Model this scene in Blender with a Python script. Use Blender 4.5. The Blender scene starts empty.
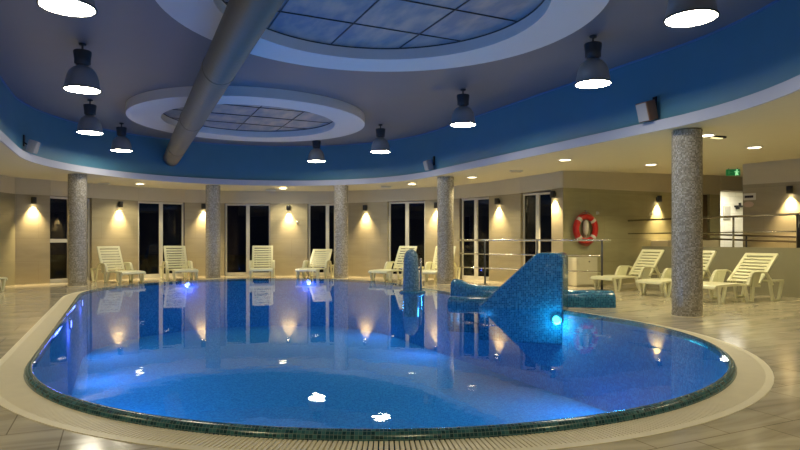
import bpy, bmesh, math, random
from mathutils import Vector, Matrix
random.seed(7)
scene = bpy.context.scene
C = scene.collection
PI = math.pi

# ------------------------------------------------------------ camera, world, exposure
F = 600.0; EYE = 1.15
cam = bpy.data.cameras.new('camera'); cam.sensor_width = 36; cam.lens = 36*F/800
cam.shift_y = 15.4/800; cam.clip_end = 200
co = bpy.data.objects.new('camera', cam); C.objects.link(co)
co.location = (0, 0, EYE); co.rotation_euler = (PI/2, 0, 0); scene.camera = co

w = bpy.data.worlds.new('night'); scene.world = w; w.use_nodes = True
bg = w.node_tree.nodes['Background']; bg.inputs[0].default_value = (.010, .016, .045, 1); bg.inputs[1].default_value = .35

scene.view_settings.view_transform = 'Standard'; scene.view_settings.look = 'None'
scene.view_settings.gamma = 1; scene.view_settings.use_curve_mapping = False
scene.view_settings.exposure = 0.0

DOWN_W = 150; FRONT_W = 130; SCONCE_W = 420; LENS_E = 60; POOL_W = 35
WARM = (1, .86, .50)

def light(name, typ, loc, power, col, **k):
    d = bpy.data.lights.new(name, typ); d.energy = power; d.color = col
    for a, b in k.items():
        if a != 'rot': setattr(d, a, b)
    o = bpy.data.objects.new(name, d); C.objects.link(o); o.location = loc
    if 'rot' in k: o.rotation_euler = k['rot']
    return o

# ------------------------------------------------------------ plan geometry
AX = Vector((-.17, 7.02)); BX = Vector((-3.33, 13.75))          # centres of the two round ends
U = (BX-AX).normalized(); N = Vector((U.y, -U.x)); LEN = (BX-AX).length
def at(x, Z): return Vector(((x-400)/F*Z, Z))
def stadium(R, n=48, m=14):
    """closed loop of 2d points, counter clockwise, with arc length"""
    pts = []
    a0 = math.atan2(N.y, N.x)
    for i in range(n+1): a = a0 + PI*i/n; pts.append(BX + R*Vector((math.cos(a), math.sin(a))))
    for i in range(1, m): pts.append((BX-N*R).lerp(AX-N*R, i/m))
    for i in range(n+1): a = a0 + PI + PI*i/n; pts.append(AX + R*Vector((math.cos(a), math.sin(a))))
    for i in range(1, m): pts.append((AX+N*R).lerp(BX+N*R, i/m))
    return pts
def in_pool(p, R):
    t = max(0, min(LEN, (p-AX).dot(U))); return (p-(AX+U*t)).length < R

# ------------------------------------------------------------ materials
def new_mat(name):
    m = bpy.data.materials.new(name); m.use_nodes = True
    return m, m.node_tree.nodes, m.node_tree.links, m.node_tree.nodes['Principled BSDF']
def plain(name, col, rough=.5, metal=0, noise=0, nscale=6, spec=.5):
    m, n, l, b = new_mat(name)
    b.inputs['Roughness'].default_value = rough; b.inputs['Metallic'].default_value = metal
    b.inputs['Specular IOR Level'].default_value = spec
    tc = n.new('ShaderNodeTexCoord'); nz = n.new('ShaderNodeTexNoise'); nz.inputs['Scale'].default_value = nscale
    nz.inputs['Detail'].default_value = 4
    l.new(tc.outputs['Object'], nz.inputs['Vector'])
    mx = n.new('ShaderNodeMix'); mx.data_type = 'RGBA'
    l.new(nz.outputs['Fac'], mx.inputs[0])
    k = noise
    mx.inputs[6].default_value = tuple(c*(1-k) for c in col)+(1,); mx.inputs[7].default_value = tuple(min(1, c*(1+k)) for c in col)+(1,)
    l.new(mx.outputs[2], b.inputs['Base Color'])
    return m
def emis(name, col, s):
    m, n, l, b = new_mat(name); b.inputs['Base Color'].default_value = (*col, 1)
    b.inputs['Emission Color'].default_value = (*col, 1); b.inputs['Emission Strength'].default_value = s
    return m
def mosaic(name, cols, tile, gap, gapcol, rough=.2, coord='UV', bump=.3):
    """small square tiles of varied colour; UVs are in metres"""
    m, n, l, b = new_mat(name); b.inputs['Roughness'].default_value = rough
    tc = n.new('ShaderNodeTexCoord')
    sc = n.new('ShaderNodeVectorMath'); sc.operation = 'SCALE'; sc.inputs[3].default_value = 1/tile
    l.new(tc.outputs[coord], sc.inputs[0])
    off = n.new('ShaderNodeVectorMath'); off.operation = 'ADD'; off.inputs[1].default_value = (.37, .41, .33)
    l.new(sc.outputs[0], off.inputs[0])
    fl = n.new('ShaderNodeVectorMath'); fl.operation = 'FLOOR'; l.new(off.outputs[0], fl.inputs[0])
    wn = n.new('ShaderNodeTexWhiteNoise'); wn.noise_dimensions = '3D'; l.new(fl.outputs[0], wn.inputs['Vector'])
    cr = n.new('ShaderNodeValToRGB'); cr.color_ramp.interpolation = 'CONSTANT'
    while len(cr.color_ramp.elements) < len(cols): cr.color_ramp.elements.new(.5)
    for i, c in enumerate(cols):
        cr.color_ramp.elements[i].position = i/len(cols); cr.color_ramp.elements[i].color = (*c, 1)
    l.new(wn.outputs['Value'], cr.inputs[0])
    fr = n.new('ShaderNodeVectorMath'); fr.operation = 'FRACTION'; l.new(off.outputs[0], fr.inputs[0])
    sx = n.new('ShaderNodeSeparateXYZ'); l.new(fr.outputs[0], sx.inputs[0])
    prev = None
    for ax in (0, 1) if coord == 'UV' else (0, 2):
        g = n.new('ShaderNodeMath'); g.operation = 'GREATER_THAN'; g.inputs[1].default_value = gap
        l.new(sx.outputs[ax], g.inputs[0])
        if prev is None: prev = g
        else:
            mu = n.new('ShaderNodeMath'); mu.operation = 'MULTIPLY'
            l.new(prev.outputs[0], mu.inputs[0]); l.new(g.outputs[0], mu.inputs[1]); prev = mu
    mx = n.new('ShaderNodeMix'); mx.data_type = 'RGBA'; mx.inputs[6].default_value = (*gapcol, 1)
    l.new(prev.outputs[0], mx.inputs[0]); l.new(cr.outputs[0], mx.inputs[7]); l.new(mx.outputs[2], b.inputs['Base Color'])
    if bump:
        bp = n.new('ShaderNodeBump'); bp.inputs['Strength'].default_value = bump; bp.inputs['Distance'].default_value = .002
        l.new(prev.outputs[0], bp.inputs['Height']); l.new(bp.outputs[0], b.inputs['Normal'])
    return m
def tiles(name, c1, c2, joint, tw, th, rough, ang=0, mortar=.004, vein=.5, coord='Object', spec=.5, offset=.5):
    m, n, l, b = new_mat(name); b.inputs['Specular IOR Level'].default_value = spec
    tc = n.new('ShaderNodeTexCoord'); mp = n.new('ShaderNodeMapping'); mp.inputs['Rotation'].default_value = (0, 0, ang)
    l.new(tc.outputs[coord], mp.inputs[0])
    br = n.new('ShaderNodeTexBrick'); br.offset = offset; br.squash = 1
    br.inputs['Scale'].default_value = 1; br.inputs['Brick Width'].default_value = tw; br.inputs['Row Height'].default_value = th
    br.inputs['Mortar Size'].default_value = mortar; br.inputs['Mortar Smooth'].default_value = .1
    br.inputs['Color1'].default_value = (*c1, 1); br.inputs['Color2'].default_value = (*c2, 1); br.inputs['Mortar'].default_value = (*joint, 1)
    l.new(mp.outputs[0], br.inputs[0])
    st = n.new('ShaderNodeMapping'); st.inputs['Scale'].default_value = (.7, 3.2, 1); l.new(mp.outputs[0], st.inputs[0])
    nz = n.new('ShaderNodeTexNoise'); nz.inputs['Scale'].default_value = 1.6; nz.inputs['Detail'].default_value = 7; nz.inputs['Distortion'].default_value = 1.2
    l.new(st.outputs[0], nz.inputs['Vector'])
    cr = n.new('ShaderNodeValToRGB'); cr.color_ramp.elements[0].position = .32; cr.color_ramp.elements[1].position = .68
    k = 1-vein; cr.color_ramp.elements[0].color = (k, k, k*.98, 1); cr.color_ramp.elements[1].color = (1, 1, 1, 1)
    l.new(nz.outputs['Fac'], cr.inputs[0])
    mx = n.new('ShaderNodeMix'); mx.data_type = 'RGBA'; mx.blend_type = 'MULTIPLY'; mx.inputs[0].default_value = 1
    l.new(br.outputs['Color'], mx.inputs[6]); l.new(cr.outputs[0], mx.inputs[7]); l.new(mx.outputs[2], b.inputs['Base Color'])
    rr = n.new('ShaderNodeMapRange'); rr.inputs[3].default_value = rough*.8; rr.inputs[4].default_value = rough*1.4
    l.new(nz.outputs['Fac'], rr.inputs[0]); l.new(rr.outputs[0], b.inputs['Roughness'])
    return m

M = {}
M['floor'] = tiles('deck_tile', (.64, .57, .42), (.58, .52, .39), (.27, .23, .15), .6, .6, .13, ang=-math.atan2(N.y, N.x), vein=.38)
M['wall'] = tiles('wall_tile', (.36, .315, .21), (.335, .295, .195), (.26, .22, .145), 1.0, .6, .38, vein=.12, coord='UV', mortar=.003)
M['wall_dark'] = tiles('wall_tile_olive', (.38, .355, .21), (.35, .33, .195), (.28, .26, .15), 1.0, .6, .38, vein=.12, coord='UV', mortar=.003)
M['band'] = plain('bulkhead_paint', (.55, .50, .37), .6, noise=.03)
M['perim'] = plain('perimeter_ceiling_paint', (.70, .65, .45), .55, noise=.03)
M['ceil'] = plain('grey_ceiling', (.195, .20, .245), .45, noise=.04, nscale=2)
M['bluewall'] = plain('blue_paint', (.09, .26, .39), .5, noise=.06, nscale=3)
M['white'] = plain('white_paint', (.74, .74, .78), .5, noise=.02)
M['fascia'] = plain('fascia_paint', (.44, .46, .56), .5, noise=.02)
M['winframe'] = plain('window_frame_white', (.62, .60, .52), .4, noise=.02)
M['dark'] = plain('dark_metal', (.009, .009, .010), .4, noise=.1)
M['gear'] = plain('dark_grey_metal', (.035, .04, .055), .45, noise=.1)
M['shade'] = plain('brushed_shade', (.40, .41, .43), .35, metal=.45, noise=.08)
M['steel'] = plain('stainless_steel', (.52, .51, .48), .22, metal=1, noise=.06)
M['ramprail'] = plain('bronzed_steel', (.16, .13, .09), .3, metal=.8, noise=.1)
M['duct'] = None
M['plastic'] = plain('cream_plastic', (.70, .69, .47), .32, noise=.02)
M['plaster'] = plain('parapet_plaster', (.30, .285, .19), .6, noise=.06)
M['grate'] = plain('cream_grate', (.88, .80, .58), .4, noise=.06, nscale=9)
M['channel'] = plain('channel', (.30, .26, .17), .5, noise=.1)
M['red'] = plain('buoy_red', (.50, .018, .012), .4, noise=.05)
M['buoyband'] = plain('buoy_band', (.62, .58, .5), .4, noise=.05)
M['cab'] = plain('cabinet_white', (.60, .57, .42), .4, noise=.03)
M['door'] = plain('brown_door', (.13, .09, .045), .45, noise=.15)
M['signw'] = plain('sign_white', (.62, .62, .55), .4)
M['signp'] = plain('sign_pink', (.50, .36, .28), .4, noise=.1)
M['speaker'] = plain('speaker_case', (.33, .33, .36), .5, noise=.05)
M['woodspk'] = plain('speaker_wood', (.20, .11, .07), .5, noise=.2)
M['green'] = emis('exit_green', (.015, .22, .06), .35)
M['exitw'] = emis('exit_white', (.4, .9, .45), .8)
M['lens'] = emis('lamp_lens', (1, .91, .70), LENS_E)
M['dl'] = emis('downlight_lens', (1, .86, .55), 9)
M['scl'] = emis('sconce_lens', (1, .82, .5), 30)
M['vio'] = emis('pool_light_violet', (.30, .28, 1), 5)
M['cyan'] = emis('pool_light_cyan', (.15, .9, .95), 5)
M['blue_lens'] = emis('pool_light_blue', (.1, .35, 1), 4)
M['tileroom'] = tiles('changing_room_tile', (.80, .78, .68), (.76, .74, .66), (.5, .48, .4), .6, .3, .3, coord='UV', vein=.1)
M['column'] = mosaic('column_mosaic', [(.25, .22, .165), (.45, .41, .33), (.34, .305, .235), (.54, .50, .42), (.40, .36, .28), (.29, .26, .20)], .02, .10, (.32, .3, .27), .22)
M['lip'] = mosaic('rim_mosaic', [(.014, .07, .10), (.025, .115, .155), (.045, .16, .20), (.010, .05, .075)], .024, .12, (.14, .24, .27), .2)
M['basin'] = mosaic('basin_mosaic', [(.02, .17, .38), (.035, .25, .48), (.06, .32, .54), (.025, .20, .43)], .026, .10, (.12, .3, .5), .75, bump=0)
M['bluemos'] = mosaic('feature_mosaic', [(.010, .085, .19), (.02, .14, .28), (.035, .20, .34), (.014, .11, .23)], .028, .13, (.08, .25, .36), .16, coord='Object')

def duct_mat():
    m, n, l, b = new_mat('spiral_duct'); b.inputs['Metallic'].default_value = .4; b.inputs['Roughness'].default_value = .55
    b.inputs['Base Color'].default_value = (.25, .22, .18, 1)
    tc = n.new('ShaderNodeTexCoord'); wv = n.new('ShaderNodeTexWave'); wv.wave_type = 'BANDS'; wv.bands_direction = 'Z'; wv.inputs['Scale'].default_value = 2.2
    l.new(tc.outputs['Object'], wv.inputs['Vector'])
    bp = n.new('ShaderNodeBump'); bp.inputs['Strength'].default_value = .12; bp.inputs['Distance'].default_value = .01
    l.new(wv.outputs['Fac'], bp.inputs['Height']); l.new(bp.outputs[0], b.inputs['Normal'])
    return m
M['duct'] = duct_mat()

def water_mat():
    m, n, l, b = new_mat('water'); n.remove(b); out = n['Material Output']
    tr = n.new('ShaderNodeBsdfTransparent'); tr.inputs[0].default_value = (.52, .83, 1, 1)
    gl = n.new('ShaderNodeBsdfGlossy'); gl.inputs['Roughness'].default_value = .015; gl.inputs[0].default_value = (1, 1, 1, 1)
    fr = n.new('ShaderNodeFresnel'); fr.inputs[0].default_value = 1.33
    mx = n.new('ShaderNodeMixShader')
    tc = n.new('ShaderNodeTexCoord'); nz = n.new('ShaderNodeTexNoise'); nz.inputs['Scale'].default_value = 3.5; nz.inputs['Detail'].default_value = 2
    l.new(tc.outputs['Object'], nz.inputs['Vector'])
    bp = n.new('ShaderNodeBump'); bp.inputs['Strength'].default_value = .05; bp.inputs['Distance'].default_value = .02
    l.new(nz.outputs['Fac'], bp.inputs['Height']); l.new(bp.outputs[0], gl.inputs['Normal'])
    geo = n.new('ShaderNodeNewGeometry'); mth = n.new('ShaderNodeMath'); mth.operation = 'MULTIPLY'
    inv = n.new('ShaderNodeMath'); inv.operation = 'SUBTRACT'; inv.inputs[0].default_value = 1; damp = n.new('ShaderNodeMath'); damp.operation = 'MULTIPLY'; damp.inputs[1].default_value = .78
    l.new(geo.outputs['Backfacing'], inv.inputs[1]); l.new(fr.outputs[0], damp.inputs[0]); l.new(damp.outputs[0], mth.inputs[0]); l.new(inv.outputs[0], mth.inputs[1])
    l.new(mth.outputs[0], mx.inputs[0]); l.new(tr.outputs[0], mx.inputs[1]); l.new(gl.outputs[0], mx.inputs[2]); l.new(mx.outputs[0], out.inputs[0])
    return m
M['water'] = water_mat()
def glass_mat(name, tint, ior=1.5, rough=.0, noise=False, bodycol=None):
    m, n, l, b = new_mat(name); n.remove(b); out = n['Material Output']
    if bodycol: tr = n.new('ShaderNodeBsdfDiffuse'); tr.inputs[0].default_value = (*bodycol, 1)
    else: tr = n.new('ShaderNodeBsdfTransparent'); tr.inputs[0].default_value = (*tint, 1)
    gl = n.new('ShaderNodeBsdfGlossy'); gl.inputs['Roughness'].default_value = rough
    fr = n.new('ShaderNodeFresnel'); fr.inputs[0].default_value = ior
    mx = n.new('ShaderNodeMixShader'); l.new(fr.outputs[0], mx.inputs[0])
    l.new(tr.outputs[0], mx.inputs[1]); l.new(gl.outputs[0], mx.inputs[2]); l.new(mx.outputs[0], out.inputs[0])
    if noise:
        tc = n.new('ShaderNodeTexCoord'); nz = n.new('ShaderNodeTexNoise'); nz.inputs['Scale'].default_value = 2.4; nz.inputs['Detail'].default_value = 6
        mp = n.new('ShaderNodeMapping'); mp.inputs['Scale'].default_value = (2.2, .8, 1); mp.inputs['Rotation'].default_value = (0, 0, .4)
        l.new(tc.outputs['Object'], mp.inputs[0]); l.new(mp.outputs[0], nz.inputs['Vector'])
        cr = n.new('ShaderNodeValToRGB'); cr.color_ramp.elements[0].position = .38; cr.color_ramp.elements[1].position = .68
        cr.color_ramp.elements[0].color = (.22, .27, .37, 1); cr.color_ramp.elements[1].color = (.50, .44, .42, 1)
        l.new(nz.outputs['Fac'], cr.inputs[0]); l.new(cr.outputs[0], tr.inputs[0])
    return m
M['pane'] = glass_mat('window_glass', (.35, .37, .4), 1.45)
M['skypane'] = glass_mat('skylight_glass', None, 1.25, .38, True, (.3, .32, .38))

# ------------------------------------------------------------ mesh helpers
class MB:
    def __init__(s): s.v = []; s.f = []; s.uv = {}; s.smooth = set()
    def face(s, idx, uv=None, smooth=False):
        s.f.append(tuple(idx))
        if uv: s.uv[len(s.f)-1] = uv
        if smooth: s.smooth.add(len(s.f)-1)
    def quad(s, pts, uv=None, smooth=False):
        k = len(s.v); s.v += [tuple(p) for p in pts]; s.face(range(k, k+len(pts)), uv, smooth)
    def box(s, c, d, ax=(1, 0), rot=None):
        """centre c, size d; ax = 2d direction of local x"""
        ax = Vector(ax).normalized(); X = Vector((ax.x, ax.y, 0)); Y = Vector((-ax.y, ax.x, 0)); Z = Vector((0, 0, 1))
        if rot: X, Y, Z = rot
        c = Vector(c); k = len(s.v)
        for i in (-1, 1):
            for j in (-1, 1):
                for h in (-1, 1): s.v.append(tuple(c + X*i*d[0]/2 + Y*j*d[1]/2 + Z*h*d[2]/2))
        for q in ((0, 1, 3, 2), (4, 6, 7, 5), (0, 4, 5, 1), (2, 3, 7, 6), (0, 2, 6, 4), (1, 5, 7, 3)):
            s.face([k+i for i in q])
        return s
    def tube(s, pts, r, n=10, closed=False, caps=True, flat=1.0):
        pts = [Vector(p) for p in pts]; m = len(pts); rings = []
        up0 = None
        for i, p in enumerate(pts):
            a = pts[(i-1) % m] if (i or closed) else p; b = pts[(i+1) % m] if (i < m-1 or closed) else p
            t = (b-a).normalized()
            if up0 is None:
                up0 = Vector((0, 0, 1)) if abs(t.z) < .9 else Vector((1, 0, 0))
            x = t.cross(up0)
            if x.length < 1e-4: x = t.cross(Vector((0, 1, 0)))
            x.normalize(); y = x.cross(t).normalized(); up0 = y
            rr = r[i] if isinstance(r, (list, tuple)) else r
            k = len(s.v); rings.append(k)
            for j in range(n):
                q = 2*PI*j/n; s.v.append(tuple(p + x*math.cos(q)*rr + y*math.sin(q)*rr*flat))
        for i in range(m if closed else m-1):
            a = rings[i]; b = rings[(i+1) % m]
            for j in range(n): s.face([a+j, a+(j+1) % n, b+(j+1) % n, b+j], smooth=True)
        if caps and not closed:
            s.face(list(range(rings[0], rings[0]+n))[::-1]); s.face(range(rings[-1], rings[-1]+n))
        return s
    def lathe(s, prof, c=(0, 0, 0), n=32, uvr=None):
        """prof (r, z) list around vertical axis at c"""
        k0 = len(s.v); L = 0
        Ls = [0]
        for i in range(1, len(prof)): L += math.hypot(prof[i][0]-prof[i-1][0], prof[i][1]-prof[i-1][1]); Ls.append(L)
        for r, z in prof:
            for j in range(n):
                q = 2*PI*j/n; s.v.append((c[0]+r*math.cos(q), c[1]+r*math.sin(q), c[2]+z))
        for i in range(len(prof)-1):
            for j in range(n):
                a = k0+i*n; b = a+n; j2 = (j+1) % n
                uv = None
                if uvr: uv = [(j/n*uvr, Ls[i]), ((j+1)/n*uvr, Ls[i]), ((j+1)/n*uvr, Ls[i+1]), (j/n*uvr, Ls[i+1])]
                s.face([a+j, a+j2, b+j2, b+j], uv, True)
        return s
    def disc(s, c, r, n=32, up=True):
        k = len(s.v)
        for j in range(n): q = 2*PI*j/n; s.v.append((c[0]+r*math.cos(q), c[1]+r*math.sin(q), c[2]))
        idx = list(range(k, k+n)); s.face(idx if up else idx[::-1]); return s
    def sweep(s, prof, loopf, smooth=True):
        """profile (R, z) swept around the stadium loops"""
        loops = [loopf(R) for R, z in prof]; m = len(loops[0]); Lp = [0]
        mid = loops[0]
        for i in range(m): Lp.append(Lp[-1] + (mid[(i+1) % m]-mid[i]).length)
        Ls = [0]
        for i in range(1, len(prof)): Ls.append(Ls[-1]+math.hypot(prof[i][0]-prof[i-1][0], prof[i][1]-prof[i-1][1]))
        k0 = len(s.v)
        for (R, z), lp in zip(prof, loops):
            for p in lp: s.v.append((p.x, p.y, z))
        for i in range(len(prof)-1):
            for j in range(m):
                a = k0+i*m; b = a+m; j2 = (j+1) % m
                s.face([a+j, a+j2, b+j2, b+j], [(Lp[j], Ls[i]), (Lp[j+1], Ls[i]), (Lp[j+1], Ls[i+1]), (Lp[j], Ls[i+1])], smooth)
        return s
    def prism(s, poly, y0, y1, T=None):
        """polygon in local xz extruded along local y"""
        k = len(s.v); n = len(poly)
        for y in (y0, y1):
            for x, z in poly: s.v.append((x, y, z))
        s.face(range(k, k+n)); s.face(list(range(k+n, k+2*n))[::-1])
        for i in range(n): j = (i+1) % n; s.face([k+j, k+i, k+n+i, k+n+j])
        return s
    def build(s, name, mat, parent=None, fix=True, bevel=0, seg=2):
        me = bpy.data.meshes.new(name); me.from_pydata(s.v, [], s.f)
        if s.uv:
            ul = me.uv_layers.new(name='UVMap')
            for i, p in enumerate(me.polygons):
                if i in s.uv:
                    for li, q in zip(p.loop_indices, s.uv[i]): ul.data[li].uv = q
        for i, p in enumerate(me.polygons): p.use_smooth = i in s.smooth
        me.materials.append(mat if not isinstance(mat, str) else M[mat])
        if fix:
            bm = bmesh.new(); bm.from_mesh(me); bmesh.ops.recalc_face_normals(bm, faces=bm.faces); bm.to_mesh(me); bm.free()
        o = bpy.data.objects.new(name, me); C.objects.link(o)
        if parent is not None: o.parent = parent
        if bevel:
            b = o.modifiers.new('bevel', 'BEVEL'); b.width = bevel; b.segments = seg; b.limit_method = 'ANGLE'
            for p in me.polygons: p.use_smooth = True
            b.harden_normals = False
            for i, p in enumerate(me.polygons): p.use_smooth = seg > 2
        return o
def tag(o, label=None, cat=None, group=None, kind=None):
    if label: o['label'] = label
    if cat: o['category'] = cat
    if group: o['group'] = group
    if kind: o['kind'] = kind
    return o
def thing(name, label, cat, loc=(0, 0, 0), rz=0, group=None):
    o = bpy.data.objects.new(name, None); C.objects.link(o); o.location = loc; o.rotation_euler = (0, 0, rz)
    return tag(o, label, cat, group)
def copy_tree(o, parent=None):
    c = o.copy(); C.objects.link(c)
    if parent is not None: c.parent = parent
    for ch in list(o.children): copy_tree(ch, c)
    return c
def struct(o): o['kind'] = 'structure'; return o

# ------------------------------------------------------------ perimeter walls (plan points: image bearing and distance along the wall)
V = [  # bearing, distance, underside of the upper band, height of the ceiling there, what follows
 (15, 15.5, 2.35, 2.77, 'wall'), (50, 16.05, 2.35, 2.75, 'win'), (92, 17.1, 2.36, 2.76, 'wall'), (138, 18.3, 2.36, 2.77, 'win'),
 (184.5, 19.1, 2.36, 2.76, 'wall'), (224.5, 19.4, 2.35, 2.74, 'win'), (270, 19.5, 2.35, 2.72, 'wall'), (307.5, 19.5, 2.35, 2.72, 'win'),
 (346, 19.3, 2.35, 2.72, 'wall'), (387.5, 18.7, 2.36, 2.71, 'win'), (425, 18.25, 2.38, 2.75, 'wall'), (459.5, 17.85, 2.40, 2.79, 'win'),
 (489, 17.1, 2.41, 2.81, 'wall'), (520.5, 16.15, 2.42, 2.85, 'win'), (551.5, 15.45, 2.47, 2.90, 'wall'), (563, 15.15, 2.485, 2.92, 'right')]
VP = [at(v[0], v[1]) for v in V]
R0 = VP[-1]
def rw(s): return R0 + N*s                                         # along the right wall
outer = []                                                          # ceiling outline: point, z
for p, v in zip(VP, V): outer.append((p, v[3]))
outer = outer + [(rw(5.4), 3.06), (rw(8.6), 3.08), (Vector((13, 12)), 3.1), (Vector((9.5, -1)), 3.0), (Vector((7, -4)), 2.85), (Vector((-7, -4)), 2.82), (Vector((-9.6, 5)), 2.8)]
CEN = (AX+BX)/2
def ray_poly(a, poly):
    d = Vector((math.cos(a), math.sin(a))); best = None
    for i in range(len(poly)):
        p, zp = poly[i]; q, zq = poly[(i+1) % len(poly)]
        e = q-p; den = d.x*e.y-d.y*e.x
        if abs(den) < 1e-9: continue
        r = p-CEN; t = (r.x*e.y-r.y*e.x)/den; s = (r.x*d.y-r.y*d.x)/den
        if t > 0 and -1e-6 <= s <= 1+1e-6 and (best is None or t > best[0]): best = (t, zp+(zq-zp)*s)
    return best
FASC_R = 4.6; Z_SOF = 2.82; Z_FT = 2.98; Z_C = 4.05
def ring_mesh(R, zin, zout=None, grow=0):
    inner = stadium(R, 48, 14)
    angs = [math.atan2((p-CEN).y, (p-CEN).x) for p in inner]
    extra = [math.atan2((p-CEN).y, (p-CEN).x) for p, z in outer]
    A = sorted(set([round(a, 6) for a in angs+extra])); inn = [(p, zin) for p in inner]
    mb = MB(); n = len(A)
    for a in A:
        d = Vector((math.cos(a), math.sin(a))); ti, _ = ray_poly(a, inn); to, zo = ray_poly(a, outer)
        p = CEN+d*ti; q = CEN+d*(to+grow); mb.v += [(p.x, p.y, zin), (q.x, q.y, zo if zout is None else zout)]
    for i in range(n): j = (i+1) % n; mb.face([2*i, 2*j, 2*j+1, 2*i+1])
    return mb
def ceil_z(p):
    d = p-CEN; a = math.atan2(d.y, d.x); ti, _ = ray_poly(a, [(q, 0) for q in stadium(FASC_R)]); to, zo = ray_poly(a, outer)
    return Z_SOF+(zo-Z_SOF)*max(0, min(1, (d.length-ti)/(to-ti)))

struct(ring_mesh(3.80, 0, 0, grow=.3).build('floor', 'floor'))
struct(ring_mesh(FASC_R+.03, Z_SOF+.003, grow=.3).build('ceiling_perimeter', 'perim'))
mb = MB(); lp = stadium(FASC_R+.4); mb.quad([(p.x, p.y, Z_C) for p in lp]); struct(mb.build('ceiling', 'ceil'))
# pale fascia lip, then the blue drum wall set a little back above it, with a thin pale bead at its top
mb = MB(); mb.sweep([(FASC_R+.03, Z_SOF), (FASC_R, Z_SOF), (FASC_R-.0, Z_FT), (FASC_R+.13, Z_FT), (FASC_R+.13, Z_FT-.03)], stadium, False); struct(mb.build('trim_1', 'fascia'))
mb = MB(); mb.sweep([(FASC_R+.13, Z_FT-.03), (FASC_R+.13, Z_C+.01)], stadium, True); struct(mb.build('wall_drum', 'bluewall'))
mb = MB(); mb.sweep([(FASC_R+.13, Z_C-.025), (FASC_R+.105, Z_C-.025), (FASC_R+.105, Z_C)], stadium, False); struct(mb.build('trim_2', plain('bead', (.12, .25, .5), .4)))

def wall_seg(mb, p, q, z0, z1, th=.3, zq0=None, zq1=None, out=None):
    """vertical slab whose inner face runs p->q; th goes to the outside"""
    e = (q-p).normalized(); o = Vector((-e.y, e.x)) if out is None else out
    if out is None and o.dot((p+q)/2-CEN) < 0: o = -o
    zq0 = z0 if zq0 is None else zq0; zq1 = z1 if zq1 is None else zq1; L = (q-p).length
    a = [(p, z0), (q, zq0), (q, zq1), (p, z1)]
    inn = [(w_.x, w_.y, z) for w_, z in a]; ou = [(w_.x+o.x*th, w_.y+o.y*th, z) for w_, z in a]
    uvo = random.random()*3
    mb.quad(inn, [(uvo, z0), (uvo+L, zq0), (uvo+L, zq1), (uvo, z1)])
    mb.quad(ou[::-1], [(L, z1), (0, z1), (0, z0), (L, z0)])
    for i in range(4):
        j = (i+1) % 4; mb.quad([inn[i], ou[i], ou[j], inn[j]], [(0, inn[i][2]), (th, ou[i][2]), (th, ou[j][2]), (0, inn[j][2])])
    return o
wb = MB(); band = MB()
for i in range(len(V)-1):
    p, q = VP[i], VP[i+1]
    zb0, zb1 = V[i][2], V[i+1][2]
    if V[i][4] == 'wall': wall_seg(wb, p, q, 0, zb0, .32, 0, zb1)
    e = (q-p).normalized(); o = Vector((-e.y, e.x)); o = o if o.dot(p-CEN) > 0 else -o
    wall_seg(band, p-o*.015, q-o*.015, zb0, V[i][3]+.06, .34, zb1, V[i+1][3]+.06)
struct(wb.build('wall_back', 'wall')); struct(band.build('wall_upper', 'band'))
wl = MB(); PL = [VP[0], Vector((-9.85, 14.0)), Vector((-9.6, 5)), Vector((-7, -4))]
wall_seg(wl, PL[0], PL[1], 0, 2.35); wall_seg(wl, PL[1], PL[2], 0, 2.35); wall_seg(wl, PL[2], PL[3], 0, 2.8); struct(wl.build('wall_left', tiles('wall_tile_dark', (.27, .25, .16), (.25, .235, .15), (.2, .18, .11), 1.0, .6, .38, vein=.12, coord='UV', mortar=.003)))  # left wall tile is darker and more olive than the back wall
wl = MB(); wall_seg(wl, PL[0], PL[1], 2.35, 2.85); wall_seg(wl, PL[1], PL[2], 2.35, 2.9); struct(wl.build('wall_upper_left', 'band'))
wl = MB(); wall_seg(wl, Vector((-7, -4)), Vector((7, -4)), 0, 3); struct(wl.build('wall_front', 'wall_dark'))
wl = MB(); wall_seg(wl, Vector((7, -4)), Vector((9.5, -1)), 0, 3.1); wall_seg(wl, Vector((9.5, -1)), Vector((13, 12)), 0, 3.2); struct(wl.build('wall_side', 'wall_dark'))

# right wall with the doorways, thickness away from the pool
DK = U
wr = MB(); D1, D2, D3, D4 = 4.95, 5.42, 5.86, 7.3
wall_seg(wr, rw(0), rw(D1), 0, 2.485, .3, 0, 2.49, out=DK)
wall_seg(wr, rw(D2), rw(D3), 0, 2.49, .3, out=DK); wall_seg(wr, rw(D4), rw(10.8), 0, 2.6, .3, out=DK)
struct(wr.build('wall_right', 'wall_dark'))
wr = MB(); wall_seg(wr, rw(0)-DK*.015, rw(D3), 2.485, 2.98, .32, 2.49, 3.12, out=DK); wall_seg(wr, rw(D3)-DK*.015, rw(8.6), 2.62, 3.12, .32, out=DK)
struct(wr.build('wall_upper_right', 'band'))
mb = MB(); pm = (rw(D1)+rw(D2))/2+U*.12; mb.box((pm.x, pm.y, 1.6), (D2-D1, .05, 1.76), N)
mb.box((pm.x-U.x*.04, pm.y-U.y*.04, 1.6), (D2-D1-.12, .03, 1.5), N); d = mb.build('door_1', 'door'); struct(d)
mb = MB(); q = rw(D2-.06)+U*.05; mb.tube([(q.x, q.y, 1.7), (q.x-U.x*.04, q.y-U.y*.04, 1.7), (q.x-U.x*.04-N.x*.1, q.y-U.y*.04-N.y*.1, 1.7)], .01); mb.build('door_handle', 'steel', d)
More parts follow.
